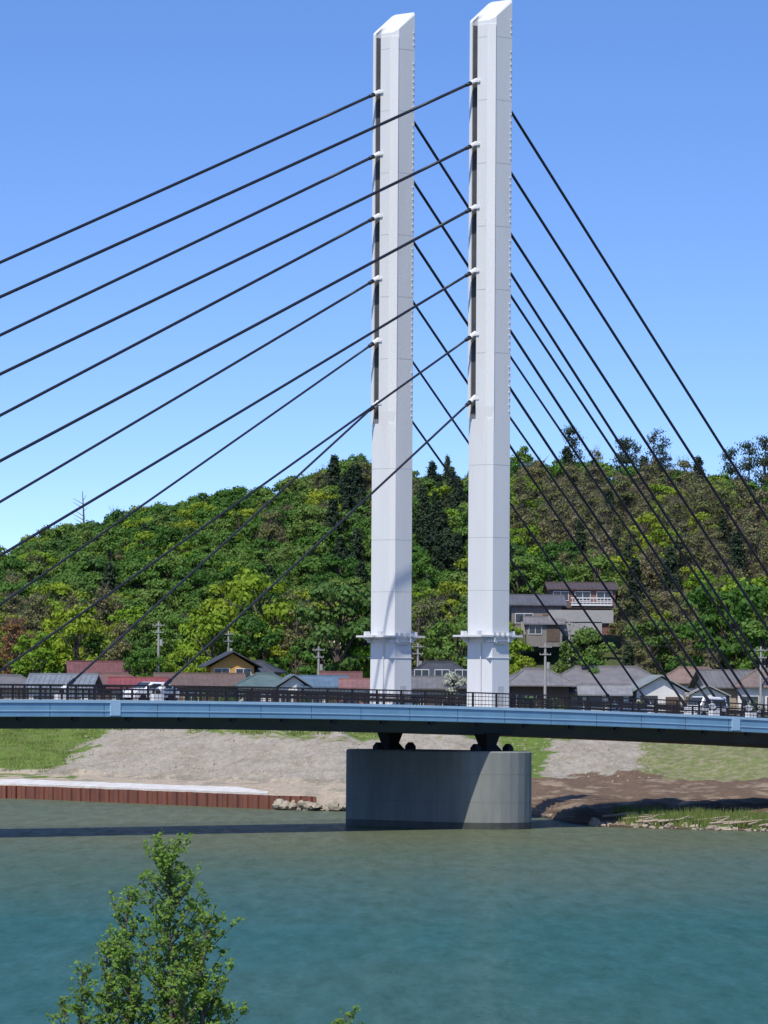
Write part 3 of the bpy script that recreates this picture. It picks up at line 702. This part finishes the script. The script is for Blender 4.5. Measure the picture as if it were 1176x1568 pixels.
house('curved_tile_house',392,588,4.6,5,4.4,5.6,TN,DK,-0.2,'hip')
house('teal_roof_house',405,562,5.6,6,2.8,4.1,WH,TE,0.05,'hip')
house('white_gable_house',446,560,3.2,6,2.7,4.0,WH,(0.12,0.15,0.15),0.1,'gablef')
house('blue_roof_house',492,560,4.6,5,2.8,3.8,WH,BL,0.1,'gable')
house('red_shed',522,578,3.6,4,3.1,4.3,(0.20,0.08,0.06),(0.13,0.06,0.055),0,'gable')
house('white_shed',552,556,3.4,4,2.7,3.5,WH,(0.20,0.10,0.09),0,'gable')
house('dark_tile_house',672,582,6.8,6,3.8,5.6,(0.30,0.27,0.23),DK,0.1,'hip',2)
house('stone_wall_house',648,562,4.2,5,2.7,3.8,TN,GR,0,'gable')
house('farmhouse_wing',820,566,6.2,6,3.1,4.8,(0.10,0.07,0.05),(0.16,0.15,0.145),0.15,'hip',1,0.9)
house('traditional_farmhouse',928,570,11.4,7.5,3.3,5.1,WH,(0.15,0.14,0.135),-0.06,'hip',1,1.0,None,True)
house('grey_gable_house',1003,556,5.2,6,2.6,4.2,WH,(0.20,0.22,0.20),0.15,'gablef')
house('low_garage',925,553,4.6,4,2.2,3.0,(0.5,0.48,0.44),(0.20,0.20,0.20),0.0)
house('brown_tile_house',1062,578,7.2,6,3.5,5.1,WH,(0.19,0.13,0.10),-0.1,'hip')
house('grey_tile_house',1112,566,5.6,6,3.0,4.7,TN,GR,0.2,'gable',1)
house('corner_house',1168,560,5.2,6,3.1,4.9,WH,(0.16,0.12,0.10),-0.1,'hip')
house('small_white_house',1082,552,3.6,4,2.3,3.3,WH,(0.25,0.24,0.22),0,'gablef')
villa=house('hillside_villa',888,656,8.2,6,5.1,5.8,(0.17,0.085,0.07),(0.075,0.055,0.05),0.05,'gable',2,0.4,18.2)
house('hillside_house',818,650,6.2,6,3.2,4.3,(0.20,0.165,0.145),(0.09,0.09,0.10),0.05,'gable',1,0.6,18.0)
house('hillside_shed',832,645,4.4,4,2.2,2.9,(0.20,0.18,0.16),(0.15,0.14,0.14),0.0,'gable',1,0.4,16.6)
# balcony on the villa (child of the villa)
m=MB()
for k in range(12): m.box((-1.4+k*0.44,-4.6,3.45),(0.03,0.03,0.45))
m.box((1.0,-4.6,3.95),(2.6,0.05,0.07)); m.box((1.0,-4.6,3.1),(2.6,0.05,0.12)); m.box((1.0,-3.8,3.4),(2.6,0.8,0.06)); m.obj('balcony',M_white2,villa)
# hillside retaining boulders and terraces
m=MB()
for i in range(90):
    px=random.uniform(432,575); py=random.uniform(983,1012); d=612+ (1012-py)*0.25
    p=W(px,py,d); rock(m,(p.x,d,p.z-0.3),random.uniform(0.4,1.1),500+i,flat=0.7)
m.obj('stone_retaining_bank',mat('stone_bank',(0.34,0.29,0.22),0.95,0.35,0.6,bump=0.1,bscale=2))
m=MB()
for px,py,w in ((860,952,10),(890,934,8)):
    p=W(px,py,644); m.box((p.x,645,p.z-0.8),(w/2,0.3,0.8))
m.obj('retaining_wall',M_pole)
# utility poles
def pole(px,top,d,lean=0):
    p=W(px,top,d); zg=gh(p.x,d); h=p.z-zg
    root=empty('utility_pole',(p.x,d,zg))
    m=MB(); m.tube((0,0,-0.5),(0,0,h),0.17,0.11,n=10)
    m.obj('pole',M_pole,root)
    m=MB()
    for k,(dz,l) in enumerate(((0.4,0.7),(1.2,0.6))):
        m.box((0,-0.15,h-dz),(l,0.04,0.04))
        for s in(-1,-0.4,0.4,1): m.tube((s*l*.9,-0.15,h-dz),(s*l*.9,-0.15,h-dz+0.18),0.035,n=6)
    m.obj('crossarms',M_pole,root)
    m=MB(); m.tube((0.32,-0.2,h-2.7),(0.32,-0.2,h-2.0),0.19,n=10); m.obj('transformer',M_pole,root)
    return Vector((p.x,d-0.15,zg+h-0.3))
pp=[pole(*a) for a in ((-60,960,590),(243,952,590),(350,966,600),(488,990,590),(640,985,590),(835,985,552),(872,950,640),(1165,990,556),(1300,985,560))]
m=MB()
for a,b_ in zip(pp[:-1],pp[1:]):
    for off in (-0.6,0.6):
        pts=[]
        for k in range(9):
            q=k/8; p=a.lerp(b_,q); p.x+=off; p.z-=1.2*4*q*(1-q); pts.append(p)
        m.path(pts,[0.015]*9,n=3)
m.obj('power_lines',M_black)

# ---------------------------------------------------------------- cars
def car(name,t,w,col,dirn=1,van=False,base=None,rot=None):
    loc=B(t,w,zd(t)+0.06) if base is None else Vector(base)
    root=empty(name,loc,(math.atan2(U.y,U.x)+(0 if dirn>0 else math.pi)) if rot is None else rot)
    paint=mat(name+'_paint',col,0.25,0.02,1,spec=0.6)
    if van: prof=[(-1.7,0.35),(-1.72,0.9),(-1.6,1.75),(0.9,1.8),(1.35,1.15),(1.7,0.95),(1.72,0.35)]
    else: prof=[(-2.1,0.35),(-2.15,0.85),(-2.0,1.0),(-1.75,1.03),(-1.1,1.45),(0.35,1.47),(1.05,1.02),(1.9,0.88),(2.12,0.7),(2.12,0.35)]
    m=MB(); hw=0.82
    rings=[]
    for y,k in ((-hw,0.93),(-hw+0.12,1.0),(hw-0.12,1.0),(hw,0.93)):
        rings.append([Vector((x*(0.985 if abs(y)==hw else 1),y*(1 if z<1.05 else 0.86),z*k if z>0.5 else z)) for x,z in prof])
    m.loft(rings); m.obj('body',paint,root)
    m=MB()
    if van: win=[(-1.45,1.05),(-1.4,1.55),(0.75,1.58),(1.12,1.1)]
    else: win=[(-1.55,1.02),(-1.05,1.33),(0.28,1.35),(0.85,1.02)]
    for s in(-1,1): m.loft([[Vector((x,s*(hw-0.10 if z>1.2 else hw-0.005),z)) for x,z in win],[Vector((x,s*(hw-0.06 if z>1.2 else hw+0.012),z)) for x,z in win]])
    if van: m.hexa([Vector(a) for a in [(1.34,-.66,1.2),(1.34,.66,1.2),(0.95,.6,1.72),(0.95,-.6,1.72),(1.39,-.66,1.2),(1.39,.66,1.2),(1.0,.6,1.73),(1.0,-.6,1.73)]])
    else:
        m.hexa([Vector(a) for a in [(1.0,-.64,1.04),(1.0,.64,1.04),(0.42,.58,1.42),(0.42,-.58,1.42),(1.06,-.64,1.06),(1.06,.64,1.06),(0.47,.58,1.45),(0.47,-.58,1.45)]])
        m.hexa([Vector(a) for a in [(-1.70,-.64,1.05),(-1.70,.64,1.05),(-1.15,.58,1.42),(-1.15,-.58,1.42),(-1.76,-.64,1.07),(-1.76,.64,1.07),(-1.2,.58,1.45),(-1.2,-.58,1.45)]])
    m.obj('windows',M_glass,root)
    m=MB(); wx=1.1 if van else 1.32
    for x in(-wx,wx):
        for s in(-1,1): m.tube((x,s*0.62,0.31),(x,s*0.84,0.31),0.31,n=16)
    m.obj('wheels',M_black,root)
    m=MB(); fx=prof[-1][0]
    for s in(-1,1): m.box((fx-0.02,s*0.6,0.68),(0.05,0.15,0.08))
    m.obj('headlights',M_white2,root)
car('white_car',-30.6,1.9,(0.70,0.70,0.70),-1)
car('white_minivan',27.7,1.9,(0.60,0.60,0.60),-1,True)
for px,d,c,nm,v in ((20,550,(0.05,0.05,0.06),'parked_dark_car',False),(540,549,(0.4,0.1,0.08),'parked_red_car',False),(90,549,(0.45,0.45,0.46),'parked_silver_car',False),(965,549,(0.1,0.15,0.3),'parked_blue_car',False)):
    p=W(px,1060,d); car(nm,0,0,c,1,v,(p.x,d,gh(p.x,d)+0.05),random.uniform(-0.3,0.3))

# ---------------------------------------------------------------- foreground tree
def fore_tree(name,stems,base,seed,leaves_per=9):
    r=np.random.default_rng(seed); rr=random.Random(seed)
    root=empty(name,base); m=MB(); lf=MB(); bx=Vector(base); PP=[];NN=[];SS=[]
    for top,spread,nb in stems:
        tp=Vector(top)-bx; Hh=tp.z
        mid=Vector((tp.x*0.75,tp.y*0.5,Hh*0.5)); 
        def trunk(q):
            a=Vector((0,0,0)).lerp(mid,q*2) if q<0.5 else mid.lerp(tp,(q-.5)*2)
            return a+Vector((0.03*math.sin(q*14+seed),0.03*math.cos(q*11),0))
        ks=[i/12 for i in range(13)]
        m.path([trunk(k) for k in ks],[0.05*(1-k)**0.8+0.004 for k in ks],n=7)
        for i in range(nb):
            q=0.40+0.585*(i+rr.random())/nb; st=trunk(q); dtop=(1-q)*Hh
            a=rr.uniform(0,6.283); ln=(0.10+spread*dtop**0.75)*rr.uniform(0.45,1.35)
            up=rr.uniform(0.5,1.2)
            d=Vector((math.cos(a),math.sin(a),up)).normalized(); pts=[st]
            for k in range(5):
                d=(d+Vector((rr.uniform(-.15,.15),rr.uniform(-.15,.15),0.12))).normalized(); pts.append(pts[-1]+d*ln/5)
            m.path(pts,[0.010*(1-k/6)+0.002 for k in range(6)],n=4)
            for k in range(1,6):
                for s in range(1+int(ln*2.6)):
                    p0=pts[k]; td=Vector((rr.gauss(0,1),rr.gauss(0,1),rr.uniform(0.3,1.8))).normalized(); tl=rr.uniform(0.06,0.18)
                    p1=p0+td*tl; m.tube(p0,p1,0.003,0.0015,n=3,caps=False)
                    nl=leaves_per
                    tt=r.uniform(0.1,1.1,(nl,1)); P=np.array(p0)+(np.array(p1)-np.array(p0))*tt+r.normal(size=(nl,3))*0.018
                    PP.append(P); NN.append(r.normal(size=(nl,3))*0.6+np.array([-0.1,-0.5,0.6])); SS.append(r.uniform(0.036,0.070,nl))
    P=np.concatenate(PP);Nn=np.concatenate(NN);S=np.concatenate(SS)
    addq(lf,quads(P,Nn,S,S*0.60,r),0)
    m.obj('trunk_and_branches',M_bark,root); lf.obj('leaves',L_fore,root,fix=False)
    print(name,len(P))
bx=W(238,1568,60).x
def Wt(px,py,d): return tuple(W(px,py,d))
fore_tree('young_alder_tree',[(Wt(266,1290,60),0.44,84),(Wt(196,1368,60.3),0.30,46),(Wt(320,1400,59.8),0.24,44),(Wt(126,1485,59.7),0.2,30),(Wt(165,1440,60.5),0.26,34),(Wt(290,1480,59.5),0.28,34),(Wt(98,1530,60),0.2,22),(Wt(332,1500,60),0.2,24)],(bx,60,3.0),5)
px_=W(530,1548,62); fore_tree('riverside_sapling',[(tuple(px_),0.16,22)],(px_.x,62,2.9),9)

# ---------------------------------------------------------------- light, sky, camera
EL=math.radians(55); az=Vector((-0.40,-1.0)).normalized()
sd=Vector((az.x*math.cos(EL),az.y*math.cos(EL),math.sin(EL)))
sun=bpy.data.lights.new('sun','SUN'); sun.energy=4.9; sun.angle=math.radians(0.5); sun.color=(1.0,0.955,0.87)
so=link(bpy.data.objects.new('sun',sun)); so.rotation_euler=sd.to_track_quat('Z','Y').to_euler()
w=bpy.data.worlds.new('World'); scene.world=w; w.use_nodes=True; N=w.node_tree.nodes;L=w.node_tree.links
bg=N['Background']; sk=N.new('ShaderNodeTexSky'); sk.sky_type='NISHITA'; sk.sun_disc=False; sk.sun_elevation=EL; sk.sun_rotation=math.atan2(az.x,az.y); sk.air_density=1.0; sk.dust_density=0.2; sk.ozone_density=2.0
tc=N.new('ShaderNodeTexCoord'); mp=N.new('ShaderNodeMapping'); mp.inputs['Scale'].default_value=(1,1,3.4); mp.inputs['Location'].default_value=(0,0,0.045)
nm=N.new('ShaderNodeVectorMath'); nm.operation='NORMALIZE'
L.new(tc.outputs['Generated'],mp.inputs[0]); L.new(mp.outputs[0],nm.inputs[0]); L.new(nm.outputs[0],sk.inputs['Vector'])
hs=N.new('ShaderNodeHueSaturation'); hs.inputs['Saturation'].default_value=1.20; hs.inputs['Value'].default_value=1.55
tv=N.new('ShaderNodeVectorMath'); tv.operation='MULTIPLY'; tv.inputs[1].default_value=(0.99,0.93,1.08)
L.new(sk.outputs[0],hs.inputs['Color']); L.new(hs.outputs[0],tv.inputs[0]); L.new(tv.outputs[0],bg.inputs[0]); bg.inputs[1].default_value=0.14
cam=bpy.data.cameras.new('camera'); cam.sensor_fit='HORIZONTAL'; cam.sensor_width=36; cam.lens=36*F_PX/1176; cam.clip_end=20000; cam.clip_start=1
co=link(bpy.data.objects.new('camera',cam)); tilt=math.atan(276/F_PX)
co.matrix_world=Matrix.Translation((0,0,EYE))@Matrix.Rotation(math.pi/2+tilt,4,'X')@Matrix.Rotation(TH,4,'Z')
scene.camera=co
scene.view_settings.view_transform='Standard'; scene.view_settings.look='None'; scene.view_settings.exposure=0
